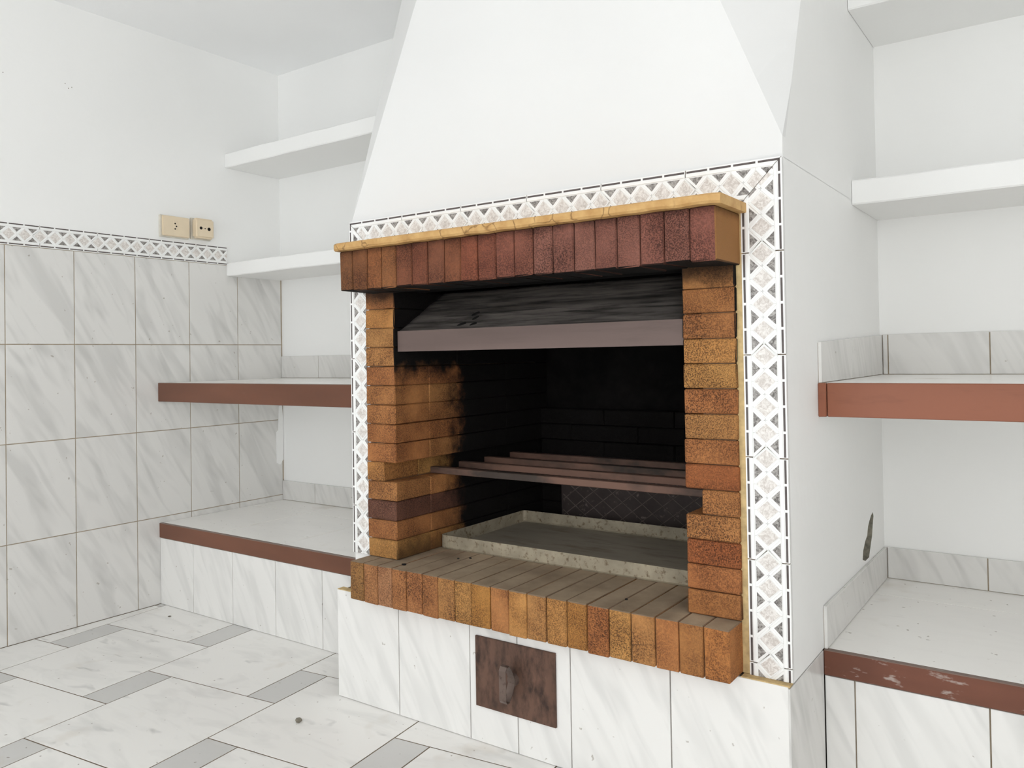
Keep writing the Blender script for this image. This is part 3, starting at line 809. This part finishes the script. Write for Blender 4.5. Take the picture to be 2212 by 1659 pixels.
for i, yb in enumerate((.150, .262, .372, .492)):
    t = box('grill_bar', None, (-.0135, .796), (yb, yb + .020), (ZH + PITCHZ * 4 + .0006, ZH + PITCHZ * 4 + .0165), M['bar'], .0012)
    tag(t, f'scorched iron grill bar across the firebox, {words[i]} of four', 'bar', 'grill bars in the firebox')
fbk = empty('fireback_plate', (.42, .585, ZH)); tag(fbk, 'sooty iron fireback plate with diamond ridges behind the ash tray', 'plate')
box('plate', fbk, (.10, .755), (.590, .600), (ZH, .530), M['fireback'], .002)
bm = bmesh.new()
for k in range(-3, 12):
    for s in (1, -1):
        x0 = .10 + k * .062; pl = []
        za, zb = ZH + .006, .522
        xa, xb = (x0, x0 + s * (zb - za) * 1.35)
        if s < 0: xa, xb = x0 + .1, x0 + .1 - (zb - za) * 1.35
        def cl(xa, za, xb, zb):
            lo, hi = .108, .747
            t0, t1 = 0.0, 1.0; dx = xb - xa
            for lim, sg in ((lo, 1), (hi, -1)):
                da, db = sg * (xa - lim), sg * (xb - lim)
                if da < 0 and db < 0: return None
                if da < 0: t0 = max(t0, da / (da - db))
                elif db < 0: t1 = min(t1, da / (da - db))
            if t0 >= t1: return None
            return (xa + dx * t0, za + (zb - za) * t0, xa + dx * t1, za + (zb - za) * t1)
        q = cl(xa, za, xb, zb)
        if not q: continue
        d = Vector((q[2] - q[0], q[3] - q[1])).normalized(); nn = Vector((-d.y, d.x)) * .0011
        vv = []
        for y in (.5905, .5885):
            vv += [bm.verts.new((q[0] + nn.x, y, q[1] + nn.y)), bm.verts.new((q[0] - nn.x, y, q[1] - nn.y)), bm.verts.new((q[2] - nn.x, y, q[3] - nn.y)), bm.verts.new((q[2] + nn.x, y, q[3] + nn.y))]
        bm.faces.new(vv[4:8])
        for i in range(4): bm.faces.new((vv[i], vv[(i + 1) % 4], vv[4 + (i + 1) % 4], vv[4 + i]))
bmesh.ops.recalc_face_normals(bm, faces=bm.faces)
me = bpy.data.meshes.new('diamond_ridges'); bm.to_mesh(me); bm.free(); o = link('diamond_ridges', me, M['ridge'], fbk); o['kind'] = 'stuff'

def crumb(name, loc, r, mat, label, cat, group=None, flat=.55, seed=0):
    bm = bmesh.new(); bmesh.ops.create_icosphere(bm, subdivisions=2, radius=r)
    for v in bm.verts:
        k = 1 + .45 * mnoise.noise(v.co / r * 1.1 + Vector((seed * 3.1, seed, 0)))
        v.co = Vector((v.co.x * k * 1.25, v.co.y * k, v.co.z * k * flat))
    zmin = min(v.co.z for v in bm.verts)
    me = bpy.data.meshes.new(name); bm.to_mesh(me); bm.free()
    o = link(name, me, mat, None, (loc[0], loc[1], loc[2] - zmin)); tag(o, label, cat, group); return o
crumb('pebble', (-.1417, -.1698, 0), .0075, M['pebble'], 'small grey stone chip lying on the white floor tile', 'stone', None, .7, 2)
crumb('stone_chip', (-1.1317, .1053, 0), .005, M['pebble'], 'tiny dark chip on the floor near the bench corner', 'stone', None, .3, 5)
crumb('charcoal_crumb', (.066, -.0311, ZH), .0048, M['coal'], 'largest charcoal crumb at the left front edge of hearth', 'charcoal', 'charcoal crumbs on the hearth', .4, 1)
crumb('charcoal_crumb', (.1623, .0926, ZH), .0030, M['coal'], 'charcoal crumb nearest the tray front, in the hearth middle', 'charcoal', 'charcoal crumbs on the hearth', .6, 3)
crumb('charcoal_crumb', (.1400, .075, ZH), .0026, M['coal'], 'charcoal crumb just left of another before the ash tray', 'charcoal', 'charcoal crumbs on the hearth', .6, 4)
crumb('charcoal_crumb', (.014, .120, ZH), .0026, M['coal'], 'charcoal crumb beside the left front tray corner', 'charcoal', 'charcoal crumbs on the hearth', .6, 6)
crumb('charcoal_crumb', (.6314, -.0002, ZH), .0026, M['coal'], 'charcoal crumb on the hearth near the right jamb', 'charcoal', 'charcoal crumbs on the hearth', .6, 7)

for yy, zz in ((-.318, 1.72), (-.305, 1.72), (-.128, 1.735), (-.118, 1.722), (-.108, 1.728)):
    pts = [(.0012 * math.cos(q * math.pi / 4), .0018 * math.sin(q * math.pi / 4)) for q in range(8)]
    piece('nail_hole', wall_left, [(yy + a, zz + b) for a, b in pts], Vector((XL - .006, 0, 0)), EY, EZ, EX, -.001, .0004, M['pebble'])

# ------------------------------------------------------------------ sockets on the left wall
def holes(parent, spots, x):
    for y, z, r in spots:
        bm = bmesh.new(); bmesh.ops.create_cone(bm, cap_ends=True, segments=18, radius1=r, radius2=r, depth=.0012, matrix=Matrix.Rotation(math.pi / 2, 4, 'Y'))
        me = bpy.data.meshes.new('hole'); bm.to_mesh(me); bm.free(); link('hole', me, M['dark'], parent, (x, y, z))
s1 = empty('wall_socket', (XL, .232, 1.282)); tag(s1, 'flat beige three-hole wall socket above the tile border', 'socket')
box('back_box', s1, (XL - .006, XL + .004), (.178, .286), (1.280, 1.357), M['rim'], .001)
box('cover', s1, (XL + .004, XL + .0125), (.183, .285), (1.284, 1.355), M['beige'], .002, 2)
box('insert', s1, (XL + .0120, XL + .0132), (.222, .240), (1.302, 1.338), M['beige'], .0004)
holes(s1, ((.2285, 1.3295, .0028), (.2335, 1.320, .0028), (.2285, 1.3105, .0028)), XL + .0132)
s2 = empty('television_socket', (XL, .337, 1.285)); tag(s2, 'thick rounded beige aerial socket with two round holes', 'socket')
box('back_box', s2, (XL - .006, XL + .003), (.296, .374), (1.284, 1.361), M['rim'], .001)
box('cover', s2, (XL + .003, XL + .030), (.298, .372), (1.287, 1.359), M['beige'], .006, 3)
holes(s2, ((.318, 1.323, .0055), (.334, 1.3225, .0022), (.350, 1.322, .0062)), XL + .0300)
